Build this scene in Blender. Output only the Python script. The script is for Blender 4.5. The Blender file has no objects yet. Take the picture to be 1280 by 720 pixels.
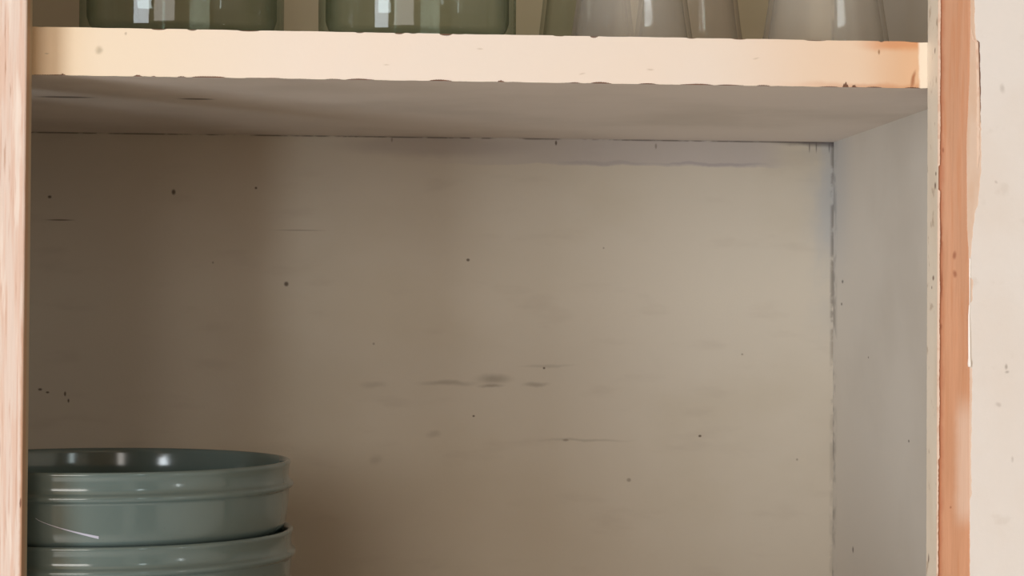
import bpy, bmesh, math, random
from mathutils import Vector, Matrix
random.seed(7)
C = bpy.context.scene.collection
SC = bpy.context.scene
EZ = 1.25                       # eye height above the floor

# ------------------------------------------------------------------ camera
cam = bpy.data.cameras.new('camera')
cam.sensor_width = 36.0
cam.lens = 36.0 * 2614.0 / 1280.0
cam.clip_start = 0.01
camo = bpy.data.objects.new('camera', cam)
C.objects.link(camo)
yaw, pitch, roll = 0.08285, 0.01431, 0.00581
f = Vector((math.sin(yaw) * math.cos(pitch), math.cos(yaw) * math.cos(pitch), math.sin(pitch)))
r0 = Vector((math.cos(yaw), -math.sin(yaw), 0)); u0 = r0.cross(f)
r = r0 * math.cos(roll) + u0 * math.sin(roll)
u = u0 * math.cos(roll) - r0 * math.sin(roll)
m = Matrix(((r.x, u.x, -f.x), (r.y, u.y, -f.y), (r.z, u.z, -f.z)))
camo.matrix_world = Matrix.Translation((0, -0.89907, EZ)) @ m.to_4x4()
SC.camera = camo

# ------------------------------------------------------------------ world, lamps, exposure
w = bpy.data.worlds.new('world'); SC.world = w; w.use_nodes = True
w.node_tree.nodes['Background'].inputs[0].default_value = (0.62, 0.75, 0.95, 1)
w.node_tree.nodes['Background'].inputs[1].default_value = 0.6


def area(name, loc, target, sx, sy, power, col):
    l = bpy.data.lights.new(name, 'AREA'); l.shape = 'RECTANGLE'
    l.size = sx; l.size_y = sy; l.energy = power; l.color = col
    o = bpy.data.objects.new(name, l); C.objects.link(o)
    o.location = loc
    o.rotation_euler = (Vector(target) - Vector(loc)).to_track_quat('-Z', 'Y').to_euler()
    return o


# daylight coming in at the three windows of the room
area('window_light', (-1.56, -1.75, EZ - 0.30), (-0.5, -1.75, EZ - 0.30), 1.0, 1.6, 50, (0.868, 0.945, 0.995))
area('window_light', (-0.84, -2.56, EZ + 0.45), (-0.84, -1.5, EZ + 0.45), 1.12, 0.95, 14.5, (1.0, 0.91, 0.80))
area('window_light', (1.30, -2.56, EZ + 0.65), (1.30, -1.5, EZ + 0.65), 0.16, 0.8, 1.6, (0.86, 1.0, 0.98))
area('window_light', (1.96, -1.60, EZ - 0.30), (1.0, -1.60, EZ - 0.30), 0.08, 0.4, 0.8, (0.92, 1.0, 1.0))  # narrow strip added to put a glint on the bowls
SC.view_settings.view_transform = 'Standard'
SC.view_settings.look = 'None'
SC.view_settings.gamma = 1
SC.view_settings.use_curve_mapping = False
SC.view_settings.exposure = 0.24


# ------------------------------------------------------------------ helpers
def lin(h):
    h = h.lstrip('#')
    c = [int(h[i:i + 2], 16) / 255 for i in (0, 2, 4)]
    return tuple((x / 12.92 if x <= 0.04045 else ((x + 0.055) / 1.055) ** 2.4) for x in c) + (1,)


class Mat:
    """a principled material whose colour is built up layer by layer"""
    def __init__(s, name, base, rough=0.5, spec=0.5):
        s.m = bpy.data.materials.new(name); s.m.use_nodes = True
        s.t = s.m.node_tree; s.n = s.t.nodes
        s.b = s.n['Principled BSDF']
        s.b.inputs['Roughness'].default_value = rough
        s.b.inputs['Specular IOR Level'].default_value = spec
        s.tc = s.n.new('ShaderNodeTexCoord')
        c = s.n.new('ShaderNodeRGB'); c.outputs[0].default_value = lin(base) if isinstance(base, str) else base
        s.col = c.outputs[0]
        s.P = s.tc.outputs['Object']
        s.W = None
        s.h = None

    def link(s, a, b): s.t.links.new(a, b)

    def math(s, op, a, b=0.5, clamp=False):
        n = s.n.new('ShaderNodeMath'); n.operation = op; n.use_clamp = clamp
        for i, v in enumerate((a, b)):
            if hasattr(v, 'node'): s.link(v, n.inputs[i])
            else: n.inputs[i].default_value = v
        return n.outputs[0]

    def ramp(s, v, lo, hi, a=0.0, b=1.0):
        n = s.n.new('ShaderNodeMapRange'); n.interpolation_type = 'SMOOTHSTEP'
        s.link(v, n.inputs[0])
        for i, x in enumerate((lo, hi, a, b)): n.inputs[i + 1].default_value = x
        return n.outputs[0]

    def noise(s, scale, detail=3, stretch=(1, 1, 1), rough=0.5, off=(0, 0, 0)):
        mp = s.n.new('ShaderNodeMapping'); mp.inputs['Scale'].default_value = stretch
        mp.inputs['Location'].default_value = off
        s.link(s.P, mp.inputs[0])
        n = s.n.new('ShaderNodeTexNoise'); n.inputs['Scale'].default_value = scale
        n.inputs['Detail'].default_value = detail; n.inputs['Roughness'].default_value = rough
        s.link(mp.outputs[0], n.inputs[0])
        return n.outputs['Fac']

    def warped(s, amp=0.002, scale=90):
        """object coordinates shaken by noise, so that marks get ragged outlines"""
        n = s.n.new('ShaderNodeTexNoise'); n.inputs['Scale'].default_value = scale
        n.inputs['Detail'].default_value = 4
        s.link(s.P, n.inputs[0])
        v = s.n.new('ShaderNodeVectorMath'); v.operation = 'MULTIPLY_ADD'
        s.link(n.outputs['Color'], v.inputs[0])
        v.inputs[1].default_value = (2 * amp,) * 3
        s.link(s.P, v.inputs[2])
        o = s.n.new('ShaderNodeVectorMath'); o.operation = 'SUBTRACT'
        s.link(v.outputs[0], o.inputs[0]); o.inputs[1].default_value = (amp,) * 3
        s.W = o.outputs[0]

    def axis(s, i, warped=False):
        n = s.n.new('ShaderNodeSeparateXYZ'); s.link(s.W if warped and s.W else s.P, n.inputs[0])
        return n.outputs[i]

    def spot(s, c, rad, rot=(0, 0, 0), soft=0.6, warped=True):
        """1 inside an ellipsoid about c, falling to 0 at its edge"""
        mp = s.n.new('ShaderNodeMapping'); mp.vector_type = 'TEXTURE'
        mp.inputs['Location'].default_value = c
        mp.inputs['Rotation'].default_value = rot
        mp.inputs['Scale'].default_value = rad
        s.link(s.W if warped and s.W else s.P, mp.inputs[0])
        l = s.n.new('ShaderNodeVectorMath'); l.operation = 'LENGTH'
        s.link(mp.outputs[0], l.inputs[0])
        return s.ramp(l.outputs['Value'], 1 - soft, 1.0, 1.0, 0.0)

    def over(s, mask, colour, amount=1.0):
        n = s.n.new('ShaderNodeMix'); n.data_type = 'RGBA'
        if amount != 1.0: mask = s.math('MULTIPLY', mask, amount)
        s.link(mask, n.inputs['Factor']); s.link(s.col, n.inputs['A'])
        n.inputs['B'].default_value = lin(colour) if isinstance(colour, str) else colour
        s.col = n.outputs['Result']

    def bump(s, height, strength=0.3, dist=0.001):
        n = s.n.new('ShaderNodeBump'); n.inputs['Strength'].default_value = strength
        n.inputs['Distance'].default_value = dist
        s.link(height, n.inputs['Height'])
        s.link(n.outputs[0], s.b.inputs['Normal'])

    def done(s):
        s.link(s.col, s.b.inputs['Base Color'])
        return s.m


def obj(name, bm, mat, parent=None, smooth=False, bevel=0.0, label=None):
    bm.normal_update()
    me = bpy.data.meshes.new(name); bm.to_mesh(me); bm.free()
    me.materials.append(mat)
    if smooth:
        for p in me.polygons: p.use_smooth = True
    o = bpy.data.objects.new(name, me); C.objects.link(o)
    if parent:
        o.parent = parent
        root = parent
        off = Vector(parent.location)
        while root.parent: root = root.parent; off = Vector((0, 0, 0)) if parent.parent else off
        o.matrix_parent_inverse = Matrix.Translation(-off)
    if bevel:
        b = o.modifiers.new('bevel', 'BEVEL'); b.width = bevel; b.segments = 2; b.limit_method = 'ANGLE'
    if label: o['label'] = label
    return o


def box(bm, x0, x1, y0, y1, z0, z1, nx=1, nz=1):
    vs = [bm.verts.new(p) for p in ((x0, y0, z0), (x1, y0, z0), (x1, y1, z0), (x0, y1, z0),
                                    (x0, y0, z1), (x1, y0, z1), (x1, y1, z1), (x0, y1, z1))]
    for q in ((3, 2, 1, 0), (4, 5, 6, 7), (0, 1, 5, 4), (1, 2, 6, 5), (2, 3, 7, 6), (3, 0, 4, 7)):
        bm.faces.new([vs[i] for i in q])
    return bm


def B(*a):
    bm = bmesh.new(); box(bm, *a); return bm


def band(rows, y0, y1):
    """a thin sheet between two ragged outlines: rows of (xa, za, xb, zb), front at y0, back at y1"""
    bm = bmesh.new(); L = []
    for xa, za, xb, zb in rows:
        L.append([bm.verts.new(p) for p in ((xa, y0, za), (xb, y0, zb), (xb, y1, zb), (xa, y1, za))])
    for a, b in zip(L, L[1:]):
        for i in range(4):
            j = (i + 1) % 4
            bm.faces.new((a[i], b[i], b[j], a[j]))
    bm.faces.new(L[0]); bm.faces.new(L[-1][::-1])
    bmesh.ops.recalc_face_normals(bm, faces=bm.faces[:])
    return bm


def lathe(profile, seg=128):
    """profile: (r, z) from the outside over the rim to the inside; ends closed on the axis"""
    bm = bmesh.new(); rings = []
    for rr, z in profile:
        if rr < 1e-6: rings.append([bm.verts.new((0, 0, z))])
        else: rings.append([bm.verts.new((rr * math.cos(2 * math.pi * k / seg), rr * math.sin(2 * math.pi * k / seg), z)) for k in range(seg)])
    for a, b in zip(rings, rings[1:]):
        for k in range(seg):
            j = (k + 1) % seg
            if len(a) == 1: bm.faces.new((a[0], b[j], b[k]))
            elif len(b) == 1: bm.faces.new((a[k], a[j], b[0]))
            else: bm.faces.new((a[k], a[j], b[j], b[k]))
    bmesh.ops.recalc_face_normals(bm, faces=bm.faces[:])
    return bm


def smooth_profile(pts, n=6):
    out = []
    P = [pts[0]] + list(pts) + [pts[-1]]
    for i in range(1, len(P) - 2):
        p0, p1, p2, p3 = P[i - 1:i + 3]
        for k in range(n):
            t = k / n
            out.append(tuple(0.5 * ((2 * p1[c]) + (-p0[c] + p2[c]) * t + (2 * p0[c] - 5 * p1[c] + 4 * p2[c] - p3[c]) * t * t
                                    + (-p0[c] + 3 * p1[c] - 3 * p2[c] + p3[c]) * t ** 3) for c in (0, 1)))
    out.append(pts[-1])
    return [(max(0.0, a), b) for a, b in out]


def thing(name, label, cat, loc, group=None):
    o = bpy.data.objects.new(name, None); C.objects.link(o); o.location = loc
    o.empty_display_size = 0.05
    tag(o, label, cat, group); return o


def tag(o, label, cat, group=None):
    o['label'] = label; o['category'] = cat
    if group: o['group'] = group
    return o


def struct(name, bm, mat, parent=None, **k):
    o = obj(name, bm, mat, parent, **k)
    if not parent: o['kind'] = 'structure'
    return o


# ------------------------------------------------------------------ numbers of the cupboard (metres)
ZT = EZ + 0.12231      # top of the shelf
ZB = EZ + 0.10187      # underside of the shelf
ZF = EZ - 0.1553       # top of the bottom board
ZC = EZ + 0.370        # underside of the top board
XL, XR = -0.212, 0.2827          # inner faces of the sides
DP = 0.280                       # back panel
FT = -0.016                      # front of the face frame
SL, SR = -0.1300, 0.2573         # inner edges of the stiles

# ------------------------------------------------------------------ paints
# room paint
M = Mat('wall_paint', '#80603f', 0.7)
M.bump(M.noise(60, 4), 0.15); wall_m = M.done()
M = Mat('ceiling_paint', '#bda686', 0.8); ceil_m = M.done()
M = Mat('floor_boards', '#e8dfd3', 0.45)
M.over(M.ramp(M.noise(6, 5, (1, 12, 1)), 0.4, 0.65), '#c4b5a2', 0.7); floor_m = M.done()
M = Mat('window_trim', '#e9e6df', 0.4); trim_m = M.done()


# back panel of the lower half, with its stains
def back_mat():
    M = Mat('aged_cream_paint_back', '#c9beae', 0.55, 0.35)
    M.warped(0.0022, 70)
    M.over(M.ramp(M.noise(9, 5, (1, 1, 1.5)), 0.42, 0.7), '#bdb09b', 0.45)
    M.over(M.ramp(M.noise(22, 6, (1, 1, 3.5), off=(3, 1, 4)), 0.56, 0.74), '#a8998a', 0.20)
    z = M.axis(2, True); zz = M.axis(2); x = M.axis(0)
    M.over(M.ramp(zz, ZB + 0.004, ZB + 0.006), '#c4b091', 0.75)
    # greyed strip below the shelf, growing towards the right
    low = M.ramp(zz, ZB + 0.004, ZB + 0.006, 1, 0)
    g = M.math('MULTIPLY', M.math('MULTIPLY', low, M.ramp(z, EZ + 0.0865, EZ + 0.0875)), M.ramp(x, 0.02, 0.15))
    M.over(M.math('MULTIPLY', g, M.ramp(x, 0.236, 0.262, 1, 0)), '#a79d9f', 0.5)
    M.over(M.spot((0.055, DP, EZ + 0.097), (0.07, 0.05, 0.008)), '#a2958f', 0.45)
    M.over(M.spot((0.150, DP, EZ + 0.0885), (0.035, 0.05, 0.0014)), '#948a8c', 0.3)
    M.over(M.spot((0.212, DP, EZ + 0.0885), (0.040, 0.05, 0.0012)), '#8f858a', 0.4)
    # blue-grey tone growing into the upper right corner, broken up by noise
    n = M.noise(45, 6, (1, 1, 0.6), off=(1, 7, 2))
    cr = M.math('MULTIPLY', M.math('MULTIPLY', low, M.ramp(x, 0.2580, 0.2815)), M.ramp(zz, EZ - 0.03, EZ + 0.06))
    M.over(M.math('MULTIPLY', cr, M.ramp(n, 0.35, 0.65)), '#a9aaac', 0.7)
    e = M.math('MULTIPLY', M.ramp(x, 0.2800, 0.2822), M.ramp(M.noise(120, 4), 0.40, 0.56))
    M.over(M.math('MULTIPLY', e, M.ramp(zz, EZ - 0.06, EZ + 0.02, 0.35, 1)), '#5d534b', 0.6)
    # dark dirty joint under the shelf, heaviest at the corner
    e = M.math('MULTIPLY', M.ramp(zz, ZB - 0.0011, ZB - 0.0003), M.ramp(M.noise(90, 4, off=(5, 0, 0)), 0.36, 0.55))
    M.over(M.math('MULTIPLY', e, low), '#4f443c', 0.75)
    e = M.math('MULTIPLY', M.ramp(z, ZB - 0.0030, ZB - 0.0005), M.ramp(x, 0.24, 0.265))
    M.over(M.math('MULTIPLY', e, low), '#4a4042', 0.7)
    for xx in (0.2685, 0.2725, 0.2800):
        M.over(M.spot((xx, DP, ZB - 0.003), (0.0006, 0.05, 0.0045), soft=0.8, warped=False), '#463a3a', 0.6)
    # drips, nicks and fly specks
    S = [(-160.3, 65.8, 1.5, 1.2), (-46.4, 72.0, 1.0, 1.0), (-92.1, 69.2, 1.6, 2.2), (-29.1, 18.3, 1.8, 1.9),
         (116.4, -28.3, 1.0, 0.9), (205.8, -66.6, 1.3, 1.0), (76.6, -55.5, 1.0, 0.8), (72.9, 32.6, 1.4, 1.2),
         (122.5, 99.4, 0.9, 1.9), (179.7, 98.3, 0.9, 2.2), (29.5, 100.0, 0.8, 1.7), (128.9, -69.0, 2.4, 1.0), (165.1, -91.6, 1.8, 1.6),
         (-164.6, -41.2, 1.6, 1.0), (-160.5, -42.8, 1.4, 0.8), (-150.9, -43.6, 0.9, 1.9), (-149.0, -47.4, 0.8, 1.5),
         (20.0, -15.0, 1.0, 1.0), (-70.0, 30.0, 0.9, 0.9), (230, -20, 1.0, 0.8), (262, -80, 0.9, 1.0), (150, 40, 0.8, 0.8)]
    for i, (a, b, c, d) in enumerate(S):
        M.over(M.spot((a / 1000, DP, EZ + b / 1000), (c / 1000, 0.05, d / 1000), soft=0.7, warped=False), '#4a3829', 0.85 if i < 9 or 12 < i < 17 else 0.45)
    M.over(M.spot((-0.1545, DP, EZ + 0.053), (0.0105, 0.05, 0.0006), soft=0.8, warped=False), '#45362a', 0.75)
    M.over(M.spot((-0.022, DP, EZ + 0.0485), (0.020, 0.05, 0.0006), soft=0.9, warped=False), '#7a6a5a', 0.45)
    # long faint grey rub in the middle
    for a, b, c, d, k in ((62, -37.0, 22, 2.2, .4), (88, -34.5, 14, 4.2, .5), (86, -38.5, 10, 1.6, .55), (112, -37.5, 10, 1.8, .45),
                          (20, -38, 10, 2.5, .25), (140, -69, 34, 1.2, .3), (54, -66, 6, 3, .3), (22, -80, 5, 4, .25), (118, -27, 20, 1.4, .25)):
        M.over(M.spot((a / 1000, DP, EZ + b / 1000), (c / 1000, 0.05, d / 1000), soft=0.9), '#7f7264', k)
    M.bump(M.noise(700, 3), 0.10, 0.0006)
    return M.done()


def inner_mat(name, base, under=False, side=False):
    M = Mat(name, base, 0.55, 0.35)
    M.warped(0.0015, 80)
    M.over(M.ramp(M.noise(10, 5, (1, 1, 1)), 0.42, 0.7), '#aea294', 0.35)
    if under:
        for a, b in ((-0.1275, 0.017), (-0.067, 0.0105)):
            M.over(M.spot((a, 0.090, ZB), (b, 0.0050, 0.01), soft=0.6, warped=False), '#4a3424', 0.8)
        M.over(M.spot((-0.088, 0.089, ZB), (0.010, 0.004, 0.01), soft=0.9), '#d9d2c8', 0.6)
        M.over(M.spot((0.02, 0.084, ZB), (0.014, 0.005, 0.01), soft=0.9), '#d9d2c8', 0.4)
    if side:
        for y, z, a, b in ((0.258, 21.5, 3, 1.4), (0.260, 8.9, 2.4, 1.2), (0.232, -126.2, 2.2, 2.4), (0.20, -20, 1.5, .8), (0.12, -60, 2, 1)):
            M.over(M.spot((XR, y, EZ + z / 1000), (0.05, a / 1000, b / 1000), soft=0.7, warped=False), '#4a3f35', 0.8)
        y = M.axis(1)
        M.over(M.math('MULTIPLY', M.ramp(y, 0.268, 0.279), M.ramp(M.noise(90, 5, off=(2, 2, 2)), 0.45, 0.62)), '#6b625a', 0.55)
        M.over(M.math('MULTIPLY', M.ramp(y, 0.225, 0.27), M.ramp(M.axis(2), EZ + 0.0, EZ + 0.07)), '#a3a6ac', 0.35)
    M.bump(M.noise(600, 3), 0.10, 0.0006)
    return M.done()


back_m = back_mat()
under_m = inner_mat('aged_cream_paint_shelf', '#ddd1c7', under=True)
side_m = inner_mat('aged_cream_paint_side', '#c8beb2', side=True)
inner_m = inner_mat('aged_cream_paint', '#c3b7a5')

# cream film on the shelf edge: orange undercoat coming through at the right end
M = Mat('cream_gloss_shelf_edge', '#ecddd0', 0.42, 0.4)
M.warped(0.003, 60)
x = M.axis(0, True)
M.over(M.ramp(M.noise(12, 5), 0.4, 0.7), '#efdccb', 0.5)
M.over(M.ramp(x, -0.1270, -0.098, 1, 0), '#d3ac82', 0.75)
M.over(M.ramp(x, -0.11, 0.0, 1, 0), '#e9d2ad', 0.5)
M.over(M.ramp(x, 0.150, 0.225), '#ebc6a2', 0.6)
M.over(M.ramp(x, 0.222, 0.249), '#dda878', 0.6)
M.over(M.math('MULTIPLY', M.ramp(M.axis(2, True), ZT - 0.0045, ZT - 0.001), M.ramp(x, 0.222, 0.24)), '#d58e5c', 0.7)
M.over(M.math('MULTIPLY', M.ramp(M.axis(2, True), ZB + 0.003, ZB + 0.0005), M.ramp(x, 0.18, 0.235)), '#c98659', 0.5)
M.over(M.ramp(x, 0.2525, 0.2540), '#f3e4d0', 1.0)
M.over(M.spot((0.2505, 0, ZB + 0.004), (0.0013, 0.05, 0.006), rot=(0, 0.2, 0), soft=0.8), '#a4633c', 0.8)
M.over(M.spot((0.2355, 0, ZT - 0.0048), (0.0007, 0.05, 0.0016), soft=0.8, warped=False), '#96663f', 0.8)
M.over(M.spot((-0.102, 0, ZT - 0.0088), (0.0022, 0.05, 0.0022), soft=0.9), '#b8a68c', 0.8)
M.over(M.spot((-0.1235, 0, ZB + 0.0085), (0.0013, 0.05, 0.0005), soft=0.8), '#a08c70', 0.6)
M.over(M.spot((-0.091, 0, ZT - 0.003), (0.0009, 0.05, 0.0009), soft=0.8), '#9c8568', 0.5)
for a, b in ((0.135, 0.007), (0.181, 0.012), (0.105, 0.004), (0.02, 0.006), (0.06, 0.014)):
    M.over(M.spot((a, 0, ZB + b), (0.0020, 0.05, 0.0006), soft=0.9), '#b79f88', 0.4)
M.bump(M.noise(500, 3), 0.10, 0.0005)
edge_m = M.done()

M = Mat('brown_bare_wood', '#7c5843', 0.7); M.over(M.ramp(M.noise(200, 3, (1, 1, 6)), 0.4, 0.6), '#5f4030', 0.6); brown_m = M.done()

# bare orange timber of the hinge stile
M = Mat('bare_orange_timber', '#cb9879', 0.6, 0.3)
M.warped(0.0012, 120)
M.over(M.ramp(M.noise(60, 5, (3, 1, 0.25)), 0.42, 0.66), '#d8a384', 0.75)
M.over(M.ramp(M.noise(220, 4, (3, 1, 0.12), off=(2, 0, 1)), 0.5, 0.7), '#c98a63', 0.5)
M.over(M.ramp(M.axis(2), EZ + 0.06, EZ - 0.04), '#c9814f', 0.22)
x = M.axis(0, True); z = M.axis(2)
M.over(M.ramp(x, 0.2610, 0.2585, 0, 1), '#b2694a', 0.65)  # shade beside the paint ridge, put into the timber colour
pale = M.math('MULTIPLY', M.ramp(x, 0.2635, 0.2685), M.math('MULTIPLY', M.ramp(z, EZ - 0.028, EZ - 0.045), M.ramp(z, EZ - 0.092, EZ - 0.080)))
M.over(pale, '#e2c2ad', 0.75)
for a, b, c, d in ((0.2595, 0.0735, .0009, .0016), (0.2590, 0.036, .0011, .009), (0.2592, 0.0155, .0009, .009), (0.2650, 0.028, .0014, .0024), (0.2648, 0.020, .0012, .002), (0.2635, -0.0805, .0007, .0008), (0.2592, -0.003, .0008, .002)):
    M.over(M.spot((a, FT, EZ + b), (c, 0.05, d), soft=0.8), '#9a5c42', 0.7)
M.bump(M.noise(260, 4, (3, 1, 0.15)), 0.25, 0.0006)
bare_m = M.done()

# reveal of the right stile
M = Mat('cream_paint_reveal', '#e4d4c0', 0.5, 0.35)
M.warped(0.001, 150)
M.over(M.ramp(M.noise(50, 5, (1, 1, 0.4)), 0.42, 0.66), '#dac7b0', 0.6)
M.over(M.ramp(M.noise(160, 5, (1, 1, 0.7), off=(4, 4, 4)), 0.60, 0.70), '#a88a70', 0.6)
for y, zz, a, b in ((-0.0125, 0.0585, 0.0018, 0.0022), (-0.0135, 0.0635, 0.0012, 0.0012), (-0.0100, 0.0185, 0.0020, 0.0016), (-0.0115, 0.117, 0.001, 0.002), (-0.008, 0.0145, 0.001, 0.001), (-0.004, -0.104, 0.0015, 0.0028)):
    M.over(M.spot((SR, y, EZ + zz), (0.05, a, b), soft=0.7), '#6a4a38', 0.85)
M.bump(M.noise(300, 4), 0.2, 0.0006)
reveal_m = M.done()

M = Mat('white_top_coat', '#e8e0da', 0.5, 0.35)
M.warped(0.002, 80)
M.over(M.ramp(M.noise(16, 5), 0.4, 0.7), '#e2d5ca', 0.6)
M.over(M.ramp(M.noise(70, 4, off=(1, 1, 1)), 0.62, 0.72), '#bfae9f', 0.18)
for a, b, c, d, k in ((0.2875, -0.020, .0010, .0020, .6), (0.2880, -0.0225, .0014, .0010, .5), (0.2835, -0.036, .002, .0014, .3), (0.2858, 0.101, .0014, .003, .3), (0.283, 0.06, .001, .001, .3), (0.2905, -0.060, .001, .002, .3)):
    M.over(M.spot((a, FT, EZ + b), (c, 0.05, d), soft=0.9), '#8d7d70', k)
M.bump(M.noise(300, 4), 0.15, 0.0006)
white_m = M.done()

M = Mat('older_cream_coat', '#dfc4b0', 0.5, 0.35)
M.over(M.ramp(M.noise(120, 4, (1, 1, .3)), 0.45, 0.65), '#d8b499', 0.6)
cream_m = M.done()
M = Mat('paint_ridge', '#ecd0bc', 0.45, 0.4)
M.over(M.ramp(M.noise(200, 4), 0.5, 0.66), '#d8a88c', 0.5)
ridge_m = M.done()

# left stile: pinkish white scrubbed timber, worn arris
M = Mat('scrubbed_pink_white_timber', '#e0cabd', 0.5, 0.35)
M.warped(0.0006, 200)
M.over(M.ramp(M.noise(150, 5, (3, 1, 0.13)), 0.45, 0.62), '#dbb9a6', 0.8)
M.over(M.ramp(M.noise(260, 5, (3, 1, 0.12), off=(1, 5, 2)), 0.57, 0.68), '#c99d86', 0.6)
M.over(M.ramp(M.noise(70, 4, (3, 1, 0.2), off=(7, 5, 2)), 0.55, 0.65), '#ecdcd0', 0.8)
for a, b, c, d in ((-0.1387, 0.103, .0004, .005), (-0.1366, 0.0935, .0004, .0045), (-0.1385, 0.066, .0007, .010), (-0.1388, 0.118, .0003, .005), (-0.1395, -0.055, .0004, .006)):
    M.over(M.spot((a, FT, EZ + b), (c, 0.05, d), soft=0.9), '#b98d74', 0.75)
y = M.axis(1, True); x = M.axis(0, True)
M.over(M.math('MULTIPLY', M.ramp(x, -0.1318, -0.1306), M.ramp(M.axis(2), EZ + 0.05, EZ - 0.07, 0.15, 1.0)), '#c49677', 0.8)
M.over(M.ramp(y, FT + 0.0003, FT + 0.0022), '#c39a7a', 1.0)
M.over(M.ramp(y, FT + 0.006, FT + 0.010), '#c0a88c', 1.0)
M.over(M.spot((-0.1309, FT, EZ - 0.078), (0.0006, 0.01, 0.0028)), '#7a4c38', 0.8)
M.bump(M.noise(260, 4, (3, 1, 0.12)), 0.25, 0.0006)
lstile_m = M.done()

# ------------------------------------------------------------------ the room
RX0, RX1, RY0, RH = -1.6, 2.0, -2.6, 2.5
struct('floor', B(RX0 - .1, RX1 + .1, RY0 - .1, 0.4, -0.05, 0.0), floor_m)
struct('ceiling', B(RX0 - .1, RX1 + .1, RY0 - .1, 0.4, RH, RH + 0.05), ceil_m)
# wall that the cupboard is let into: four blocks about its opening
CX0, CX1, CZ0, CZ1 = XL - 0.018, XR + 0.018, ZF - 0.018, ZC + 0.018
bm = bmesh.new()
T = 0.10
box(bm, RX0, CX0 - .001, 0, T, 0, RH); box(bm, CX1 + .001, RX1, 0, T, 0, RH)
box(bm, CX0 - .001, CX1 + .001, 0, T, 0, CZ0 - .001); box(bm, CX0 - .001, CX1 + .001, 0, T, CZ1 + .001, RH)
struct('wall_back', bm, wall_m)
M = Mat('pale_wall_paint', '#d6ccbc', 0.7); pale_m = M.done()
bm = bmesh.new()
box(bm, RX1, RX1 + .1, RY0, -1.65, 0, RH); box(bm, RX1, RX1 + .1, -1.55, 0.1, 0, RH)
box(bm, RX1, RX1 + .1, -1.65, -1.55, 0, EZ - .51); box(bm, RX1, RX1 + .1, -1.65, -1.55, EZ - .09, RH)
struct('wall_right', bm, pale_m)
def window(i, axis, x, c, hw, z0, z1):
    """frame of a window standing in its hole; axis 'x' on a side wall, 'y' on the end wall"""
    bm = bmesh.new(); t = min(.03, hw * .18)
    for p in ((c - hw, c - hw + t, z0, z1), (c + hw - t, c + hw, z0, z1), (c - hw + t, c + hw - t, z0, z0 + t), (c - hw + t, c + hw - t, z1 - t, z1)):
        if axis == 'x': box(bm, x, x + .03, *p)
        else: box(bm, p[0], p[1], x, x + .03, p[2], p[3])
    return struct('window_%d' % i, bm, trim_m)


WA, WB = EZ - 1.12, EZ + 0.52       # sill and head of the tall window
bm = bmesh.new()
box(bm, RX0 - .1, RX0, RY0, -2.26, 0, RH); box(bm, RX0 - .1, RX0, -1.24, 0.1, 0, RH)
box(bm, RX0 - .1, RX0, -2.26, -1.24, 0, WA); box(bm, RX0 - .1, RX0, -2.26, -1.24, WB, RH)
struct('wall_left', bm, wall_m)
bm = bmesh.new()
xs = [RX0 - .1, -1.42, -0.26, 1.20, 1.40, RX1 + .1]
for i in (0, 2, 4): box(bm, xs[i], xs[i + 1], RY0 - .1, RY0, 0, RH)
for i, a, b in ((1, EZ - .05, EZ + .95), (3, EZ + .23, EZ + 1.07)):
    box(bm, xs[i], xs[i + 1], RY0 - .1, RY0, 0, a); box(bm, xs[i], xs[i + 1], RY0 - .1, RY0, b, RH)
struct('wall_front', bm, wall_m)
window(1, 'x', RX0 - .09, -1.75, .51, WA, WB); window(2, 'y', RY0 - .09, -0.84, .58, EZ - .05, EZ + .95)
window(3, 'y', RY0 - .09, 1.30, .10, EZ + .23, EZ + 1.07); window(4, 'x', RX1 + .05, -1.60, .05, EZ - .51, EZ - .09)  # the fourth frame is added, only to hold the glint strip
struct('door_1', B(0.74, 1.16, RY0 + .001, RY0 + .03, 0.01, 2.03), pale_m)  # plain unseen panel, added to give the bowls a paler reflection

# ------------------------------------------------------------------ the cupboard
cab = thing('cupboard', 'open cream painted cupboard with one shelf and chipped worn frame', 'cupboard', (0.05, 0, CZ0))
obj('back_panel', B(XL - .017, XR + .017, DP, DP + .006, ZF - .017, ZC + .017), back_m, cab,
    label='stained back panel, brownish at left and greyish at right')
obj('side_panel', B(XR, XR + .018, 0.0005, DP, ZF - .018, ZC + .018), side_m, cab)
obj('side_panel', B(XL - .018, XL, 0.0005, DP, ZF - .018, ZC + .018), inner_m, cab)
obj('bottom_panel', B(XL, XR, 0.0005, DP, ZF - .018, ZF), inner_m, cab)
obj('top_panel', B(XL, XR, 0.0005, DP, ZC, ZC + .018), inner_m, cab)
shelf = obj('shelf', B(XL, XR, 0.0010, DP, ZB, ZT), under_m, cab)
# bare front lipping and the cream film on it, its edges chipped
lip = obj('shelf_edging', B(XL, XR, 0.0004, 0.0010, ZB + .00005, ZT - .00005), brown_m, shelf, label='bare brown timber showing at the chips')


def px(x): return -0.1300 + (x - 42) * (0.3873 / 1117.0)     # metres along the shelf edge from the two stiles


def chips(lst, x, k):
    s = 0
    for a, b, d in lst:
        if a <= x <= b:
            t = (x - a) / max(b - a, 1e-6)
            s = max(s, d * (math.sin(math.pi * t) ** 0.5) * (0.75 + 0.25 * math.sin(x * 2.1 * k)))
    return s


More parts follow.
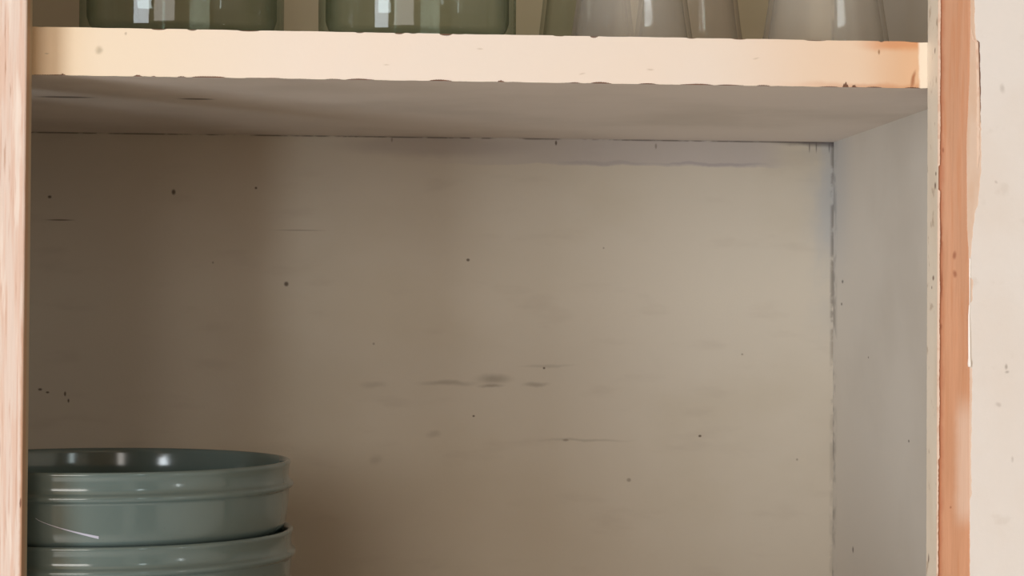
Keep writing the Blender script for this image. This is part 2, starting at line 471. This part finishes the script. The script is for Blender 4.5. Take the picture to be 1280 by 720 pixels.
top_chips = [(48, 56, .6), (186, 204, 2.0), (230, 241, 2.2), (292, 318, 1.6), (436, 446, 1.6), (484, 496, 2.4), (502, 512, 1.2), (540, 556, 3.6), (556, 570, 1.0),
             (682, 696, 1.2), (728, 738, 2.8), (850, 862, 1.4), (908, 926, 1.4), (1000, 1028, 1.8), (1096, 1102, 1.5), (1130, 1160, 1.2)]
bot_chips = [(42, 84, .9), (76, 82, 2.2), (165, 174, 2.2), (186, 192, 1.2), (218, 228, 1.8), (236, 276, 2.0), (300, 345, 1.0), (425, 460, 1.6), (400, 420, 1.0), (528, 556, 2.2),
             (613, 621, 2.6), (704, 716, 1.2), (730, 756, 2.6), (790, 812, 1.3), (842, 884, 2.0), (890, 925, 1.2), (940, 957, 2.0), (1020, 1045, 1.2), (1050, 1057, 8.0), (1062, 1067, 4.0), (1080, 1100, 1.5), (1130, 1150, 1.6)]
rows = []
N = 1400
MM = 0.000346
for i in range(N + 1):
    X = XL + 0.0002 + (XR - XL - 0.0004) * i / N
    q = (X + 0.13) / (0.3873 / 1117.0) + 42
    wob = 0.25 * math.sin(q * .11) + 0.2 * math.sin(q * .043 + 1) + random.uniform(-.15, .15)
    wob2 = 0.3 * math.sin(q * .07 + 2) + 0.25 * math.sin(q * .19) + random.uniform(-.2, .2)
    a = ZB + MM * max(-0.2, wob2 * .6 + chips(bot_chips, q, 1))
    b = ZT - MM * max(-0.2, wob * .6 + chips(top_chips, q, 1.3))
    # the board bows up a little in the middle
    rows.append((X, a, X, b))
obj('paint_film', band(rows, -0.0002, 0.0004), edge_m, shelf, label='cream paint film, orange towards its right end')

# left stile: its inner edge leans a hair
bm = band([(-0.190, ZF - 0.06, SL - 0.0003, ZF - 0.06), (-0.190, ZC + 0.05, SL + 0.0003, ZC + 0.05)], FT, -0.0003)
ls = obj('stile', bm, lstile_m, cab, bevel=0.0007, label='left pinkish white stile with worn tan edge')

# right stile: bare timber below several coats of paint
rs = obj('stile', B(SR + .0004, 0.318, FT, -0.0003, ZF - .06, ZC + .05), bare_m, cab, bevel=0.0004,
         label='right stile with a long strip of bare orange timber')
Z0, Z1 = ZF - 0.06, ZC + 0.05


def zrow(n): return [Z0 + (Z1 - Z0) * i / n for i in range(n + 1)]


random.seed(3)
# paint on the reveal, ending in a raised ridge that laps on to the front
rr = bmesh.new()
L = []
for z in zrow(700):
    j = random.uniform(-1, 1)
    back = 0.0001 * math.sin(z * 700) + 0.00015 * j
    L.append([rr.verts.new(p) for p in ((SR + 0.0004, FT, z), (SR, FT, z), (SR - 0.0001, -0.0006 + back, z), (SR + 0.0004, -0.0006 + back, z))])
for a, b in zip(L, L[1:]):
    for i in range(4):
        k = (i + 1) % 4
        rr.faces.new((a[i], b[i], b[k], a[k]))
rr.faces.new(L[0]); rr.faces.new(L[-1][::-1])
bmesh.ops.recalc_face_normals(rr, faces=rr.faces[:])
obj('paint_film', rr, reveal_m, rs, label='beige paint on the inner edge')
rows = []
for z in zrow(900):
    h = z - EZ
    j = random.uniform(-1, 1) * 0.00008
    e = SR + 0.00085 + j + 0.0001 * math.sin(z * 260)
    if 0.056 < h < 0.0665: e = SR - 0.0001 + 0.0003 * random.random() * 0 + 0.00025      # chipped away here
    if -0.06 > h: e = SR + 0.0005 + 2 * j
    rows.append((SR - 0.0001 if not 0.056 < h < 0.0665 else SR + 0.0001, z, e, z))
obj('paint_ridge', band(rows, FT - 0.0007, FT + 0.00002), ridge_m, rs, label='raised pale ridge of old paint')


def poly(pts, h):
    if h >= pts[0][0]: return pts[0][1]
    for (h0, x0), (h1, x1) in zip(pts, pts[1:]):
        if h1 <= h <= h0: return x0 + (x1 - x0) * (h - h0) / (h1 - h0)
    return pts[-1][1]


# older cream coat, then the white top coat, each with its own torn edge (height over eye level, X)
old = [(0.42, .2715), (0.128, .2715), (0.105, .2712), (0.09, .2705), (0.078, .2700), (0.040, .2703), (0.030, .2710), (0.018, .2712), (-0.002, .2716), (-0.016, .2716), (-0.03, .2716), (-0.12, .2718), (-0.3, .2718)]
new = [(0.42, .2730), (0.128, .2733), (0.1215, .2740), (0.1205, .2755), (0.115, .2757), (0.100, .2761), (0.0836, .2761), (0.0830, .2766), (0.0815, .2762), (0.072, .2764), (0.0645, .2763), (0.060, .2758), (0.055, .2754), (0.050, .2749), (0.046, .2736), (0.040, .2729),
       (0.032, .2722), (0.026, .2718), (0.019, .2717), (0.0175, .2729), (0.009, .2727), (0.0075, .2717), (0.002, .2714), (-0.004, .2715), (-0.0195, .2717), (-0.021, .2727), (-0.050, .2724), (-0.060, .2722), (-0.0745, .2726), (-0.077, .2718), (-0.12, .2719), (-0.3, .272)]
rows, rows2 = [], []
for z in zrow(1100):
    h = z - EZ; j = random.uniform(-1, 1) * 0.00007
    rows.append((poly(old, h) + j, z, 0.3178, z))
    k = 0.0001 * math.sin(h * 900) + 0.00007 * random.uniform(-1, 1)
    rows2.append((poly(new, h) + k, z, 0.3178, z))
obj('paint_film', band(rows, FT - 0.0003, FT + 0.00002), cream_m, rs, label='older beige coat of paint under the white one')
obj('paint_film', band(rows2, FT - 0.0007, FT - 0.00028), white_m, rs, label='white top coat with torn left edge')
# pinkish sliver and brown crack between the two coats, upper part of the stile
sl, ck = [], []
for i in range(121):
    h = 0.126 - i * (0.126 - 0.066) / 120
    q = poly(new, h); j = 0.00006 * math.sin(h * 1500)
    t = min(1, i / 12, (120 - i) / 12)
    sl.append((q - 0.0017 + j, EZ + h, q - 0.0017 + j + 0.0009 * t + 0.0001, EZ + h))
    if 0.085 < h < 0.1212:
        ck.append((q - 0.0005 * min(1, (h - .083) / .02), EZ + h, q + 0.00005, EZ + h))
obj('paint_flake', band(sl, FT - 0.0005, FT - 0.0002), ridge_m, rs, label='pinkish sliver of paint beside the torn edge')
obj('crack', band(ck, FT - 0.00034, FT - 0.0002), brown_m, rs, label='thin brown crack along the torn edge')
# thick white bead along the edge of the top coat
M = Mat('thick_white_bead', '#f4ebe2', 0.35); bead_m = M.done()
bm = bmesh.new(); L = []
for i in range(81):
    h = 0.027 - i * (0.047 / 80)
    xx = poly(new, h) if not 0.0065 < h < 0.0185 else 0.2717
    xx = min(xx, 0.2718) - 0.0002
    rad = 0.00042 + 0.00022 * max(0, min(1, (0.004 - h) / 0.012)) + 0.0003 * max(0, 1 - abs(h + 0.0185) / 0.0025)
    if 0.0065 < h < 0.0185: rad = 0.00025
    L.append([bm.verts.new((xx + rad * math.cos(a), FT - 0.0003 - rad * 1.4 * math.sin(a), EZ + h)) for a in [math.pi * k / 6 for k in range(7)]])
for a, b in zip(L, L[1:]):
    for i in range(7):
        k = (i + 1) % 7
        bm.faces.new((a[i], b[i], b[k], a[k]))
bm.faces.new(L[0]); bm.faces.new(L[-1][::-1]); bmesh.ops.recalc_face_normals(bm, faces=bm.faces[:])
obj('paint_bead', bm, bead_m, rs, smooth=True, label='thick white bead of dried paint')

# rails above and below the opening
obj('rail', B(SL + .0006, SR - .0004, FT, -0.0003, ZF - .06, ZF - 0.004), white_m, cab, bevel=0.0006)
obj('rail', B(SL + .0006, SR - .0004, FT, -0.0003, ZC + .004, ZC + .05), white_m, cab, bevel=0.0006)

# ------------------------------------------------------------------ bowls
M = Mat('grey_green_glaze', '#5f6e6c', 0.12, 0.85)
M.over(M.ramp(M.noise(25, 4), 0.4, 0.7), '#65736f', 0.5)
M.over(M.ramp(M.noise(900, 2), 0.66, 0.74), '#5b6360', 0.35)
M.bump(M.noise(40, 3), 0.04, 0.001)
glaze_m = M.done()
M = Mat('glaze_highlight_line', '#8d9991', 0.15, 0.55); ring_m = M.done()
M = Mat('pale_scuff', '#b9b9c9', 0.4, 0.4); streak_m = M.done()

R0 = 0.0864
outer = [(0.0435, -0.0560), (0.0455, -0.0562), (0.0470, -0.0545), (0.0475, -0.0525), (0.0560, -0.0515), (0.0680, -0.0480), (0.0765, -0.0425), (0.0805, -0.0365), (0.0822, -0.0330),
         (0.0836, -0.0312), (0.0846, -0.0285), (0.0853, -0.0240), (0.0858, -0.0180), (0.0861, -0.0142)]
outer = smooth_profile(outer, 4)
top = [(0.0862, -0.0134), (0.0868, -0.0130), (0.0877, -0.0124), (0.0882, -0.0113), (0.0877, -0.0102), (0.0868, -0.0096), (0.0862, -0.0090),
       (0.0859, -0.0070), (0.0860, -0.0045), (0.0864, -0.0024), (0.0868, -0.0014), (0.0866, -0.0004), (0.0860, 0.0), (0.0850, -0.0001), (0.0842, -0.0007)]
inner = smooth_profile([(0.0837, -0.0020), (0.0829, -0.0080), (0.0826, -0.0180), (0.0820, -0.0260), (0.0795, -0.0340), (0.0730, -0.0415), (0.0620, -0.0460), (0.0480, -0.0480), (0.0250, -0.0488), (0.0, -0.0489)], 5)
bowl_profile = [(0.0, -0.0535), (0.0420, -0.0535), (0.0425, -0.0555)] + outer + top + inner


def bowl(x, y, z, label):
    t = thing('bowl', label, 'bowl', (x, y, z - 0.0562), 'grey-green bowls nested in one stack')
    bm = lathe([(a, b) for a, b in bowl_profile], 192)
    bmesh.ops.translate(bm, verts=bm.verts, vec=(x, y, z))
    obj('bowl_body', bm, glaze_m, t, smooth=True)
    return t


BX, BY, BZ = -0.1085, 0.090, EZ - 0.0670
b1 = bowl(BX, BY, BZ, 'upper grey-green glazed bowl, nested in the bowl below, its dark inside in view')
b2 = bowl(BX + 0.0014, BY, BZ - 0.0317, 'lower grey-green glazed bowl, mostly cut by the bottom edge of the photo')


# pale curved streak, a thin strip of mesh lying on the upper bowl's wall
def wall_r(dz):
    for (ra, za), (rb, zb) in zip(outer, outer[1:]):
        if za <= dz <= zb: return ra + (rb - ra) * (dz - za) / max(zb - za, 1e-9)
    return 0.0855


def streak(pts, parent, x, y, z, name='scuff'):
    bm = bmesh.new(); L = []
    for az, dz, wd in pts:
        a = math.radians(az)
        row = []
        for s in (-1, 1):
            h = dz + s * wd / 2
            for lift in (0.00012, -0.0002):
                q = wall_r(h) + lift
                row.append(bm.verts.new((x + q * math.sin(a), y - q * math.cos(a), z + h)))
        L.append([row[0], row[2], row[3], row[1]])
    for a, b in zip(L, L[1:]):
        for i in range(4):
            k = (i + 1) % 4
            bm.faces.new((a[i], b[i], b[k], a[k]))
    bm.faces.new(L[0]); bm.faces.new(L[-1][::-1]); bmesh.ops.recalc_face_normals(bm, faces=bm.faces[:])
    return obj(name, bm, streak_m, parent, label='thin pale curved mark on the glaze')


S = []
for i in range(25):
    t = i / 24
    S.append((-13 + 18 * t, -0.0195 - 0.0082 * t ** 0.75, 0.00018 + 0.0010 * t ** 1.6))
streak(S, b1, BX, BY, BZ)

# ------------------------------------------------------------------ glasses on the shelf


def glass_mat(name, thin, thick, haze=0.0):
    """thin-walled glass: light goes straight through, tinted the more the flatter it meets the wall"""
    m = bpy.data.materials.new(name); m.use_nodes = True
    n = m.node_tree.nodes; L = m.node_tree.links; n.remove(n['Principled BSDF'])
    tx = n.new('ShaderNodeTexCoord'); nz = n.new('ShaderNodeTexNoise'); nz.inputs['Scale'].default_value = 30
    mp = n.new('ShaderNodeMapping'); mp.inputs['Scale'].default_value = (1, 1, 0.35)
    bp = n.new('ShaderNodeBump'); bp.inputs['Strength'].default_value = 0.25; bp.inputs['Distance'].default_value = 0.002
    L.new(tx.outputs['Object'], mp.inputs[0]); L.new(mp.outputs[0], nz.inputs[0]); L.new(nz.outputs[0], bp.inputs['Height'])
    lw = n.new('ShaderNodeLayerWeight'); lw.inputs['Blend'].default_value = 0.5
    mr = n.new('ShaderNodeMapRange'); mr.inputs[1].default_value = 0.45; mr.inputs[2].default_value = 1.0
    L.new(lw.outputs['Facing'], mr.inputs[0])
    mx = n.new('ShaderNodeMix'); mx.data_type = 'RGBA'
    L.new(mr.outputs[0], mx.inputs['Factor']); mx.inputs['A'].default_value = thin; mx.inputs['B'].default_value = thick
    tr = n.new('ShaderNodeBsdfTransparent'); L.new(mx.outputs['Result'], tr.inputs[0])
    gl = n.new('ShaderNodeBsdfGlossy'); gl.inputs['Roughness'].default_value = 0.03
    L.new(bp.outputs[0], gl.inputs['Normal'])
    pw = n.new('ShaderNodeMath'); pw.operation = 'POWER'; L.new(lw.outputs['Facing'], pw.inputs[0]); pw.inputs[1].default_value = 4.0
    ma = n.new('ShaderNodeMath'); ma.operation = 'MULTIPLY_ADD'; L.new(pw.outputs[0], ma.inputs[0]); ma.inputs[1].default_value = 0.55; ma.inputs[2].default_value = 0.035
    sh = n.new('ShaderNodeMixShader')
    L.new(ma.outputs[0], sh.inputs[0]); L.new(tr.outputs[0], sh.inputs[1]); L.new(gl.outputs[0], sh.inputs[2])
    out = sh.outputs[0]
    if haze:        # even pale diffuse layer over the whole glass
        df = n.new('ShaderNodeBsdfDiffuse'); df.inputs[0].default_value = (0.85, 0.80, 0.72, 1)
        s2 = n.new('ShaderNodeMixShader'); s2.inputs[0].default_value = haze
        L.new(out, s2.inputs[1]); L.new(df.outputs[0], s2.inputs[2]); out = s2.outputs[0]
    L.new(out, n['Material Output'].inputs['Surface'])
    return m


green_glass = glass_mat('green_glass', (0.90, 0.945, 0.925, 1), (0.50, 0.60, 0.54, 1))
clear_glass = glass_mat('clear_glass', (0.975, 0.97, 0.955, 1), (0.74, 0.72, 0.66, 1), 0.11)


smoky_glass = glass_mat('grey_green_glass', (0.92, 0.94, 0.925, 1), (0.56, 0.60, 0.54, 1))


def jar(x, y, rad, h, label, group):
    wl = 0.0032
    prof = [(0, 0.0012), (rad * .55, 0.0010), (rad - .0075, 0.0002), (rad - .004, 0.0), (rad - .0016, 0.0008), (rad - .0004, 0.0026), (rad, 0.005), (rad, h - .002), (rad - .0006, h - .0006), (rad - wl / 2, h), (rad - wl + .0006, h - .0006), (rad - wl, h - .002),
            (rad - wl, 0.012), (rad - wl - .0012, 0.0085), (rad - wl - .004, 0.0062), (rad - wl - .010, 0.0052), (rad * .4, 0.0050), (0, 0.0050)]
    bm = lathe(prof, 160)
    o = obj('drinking_glass', bm, green_glass, None, smooth=True)
    o.location = (x, y, ZT + 0.0002)
    tag(o, label, 'glass', group)
    return o


G1 = 'wide green glasses on the shelf'
jar(-0.0713, 0.0560, 0.0458, 0.095, 'wide green glass at the left end of the shelf', G1)
jar(0.0352, 0.0560, 0.0451, 0.095, 'wide green glass standing next to the clear tumblers', G1)


def tumbler_bm(rad):
    """a tapered tumbler standing upside down on its mouth"""
    h = 0.105; wl = 0.0022
    o = [(rad - wl * .5, 0.0), (rad - .0003, 0.0006), (rad, 0.0018), (rad - .0006, 0.006), (rad - .0015, 0.012), (rad - .0032, 0.024), (rad - .0060, 0.050), (rad - .0080, 0.085), (rad - .0088, h - .004), (rad - .0100, h - .0015), (rad - .0125, h), (0, h)]
    i = [(0, h - .010), (rad - .0155, h - .010), (rad - .0128, h - .012), (rad - .0110, h - .016), (rad - .0100, 0.080), (rad - .0081, 0.050), (rad - .0054, 0.024), (rad - .0037, 0.012), (rad - .0028, 0.006), (rad - wl, 0.0018), (rad - wl + .0003, 0.0006), (rad - wl * .5, 0.0)]
    prof = smooth_profile(o[::-1], 3) + smooth_profile(i[::-1], 3)[1:]
    # ends on the axis
    bm = lathe(prof, 128)
    bmesh.ops.remove_doubles(bm, verts=bm.verts[:], dist=1e-6)
    bmesh.ops.recalc_face_normals(bm, faces=bm.faces[:])
    return bm


G2 = 'clear tapered tumblers standing upside down on the shelf'
src = obj('tumbler', tumbler_bm(0.0282), clear_glass, None, smooth=True)
spots = [(0.1324, 0.045, 1.0, 'clear tapered tumbler nearest to the wide green glasses, in the front row'),
         (0.2222, 0.045, 1.04, 'clear tapered tumbler at the right end of the shelf, in the front row'),
         (0.1690, 0.108, 1.0, 'clear tumbler standing behind, between the two front tumblers'),
         (0.1260, 0.166, 0.97, 'greenish tumbler at the back, seen between the green glass and first clear tumbler')]
for i, (x, y, s, lab) in enumerate(spots):
    o = src if i == 0 else src.copy()
    if i: C.objects.link(o)
    if i == 3:
        o.data = src.data.copy(); o.data.materials[0] = smoky_glass
    o.location = (x, y, ZT + 0.0002); o.scale = (s, s, 1.0)
    tag(o, lab, 'tumbler', G2 if i < 3 else None)
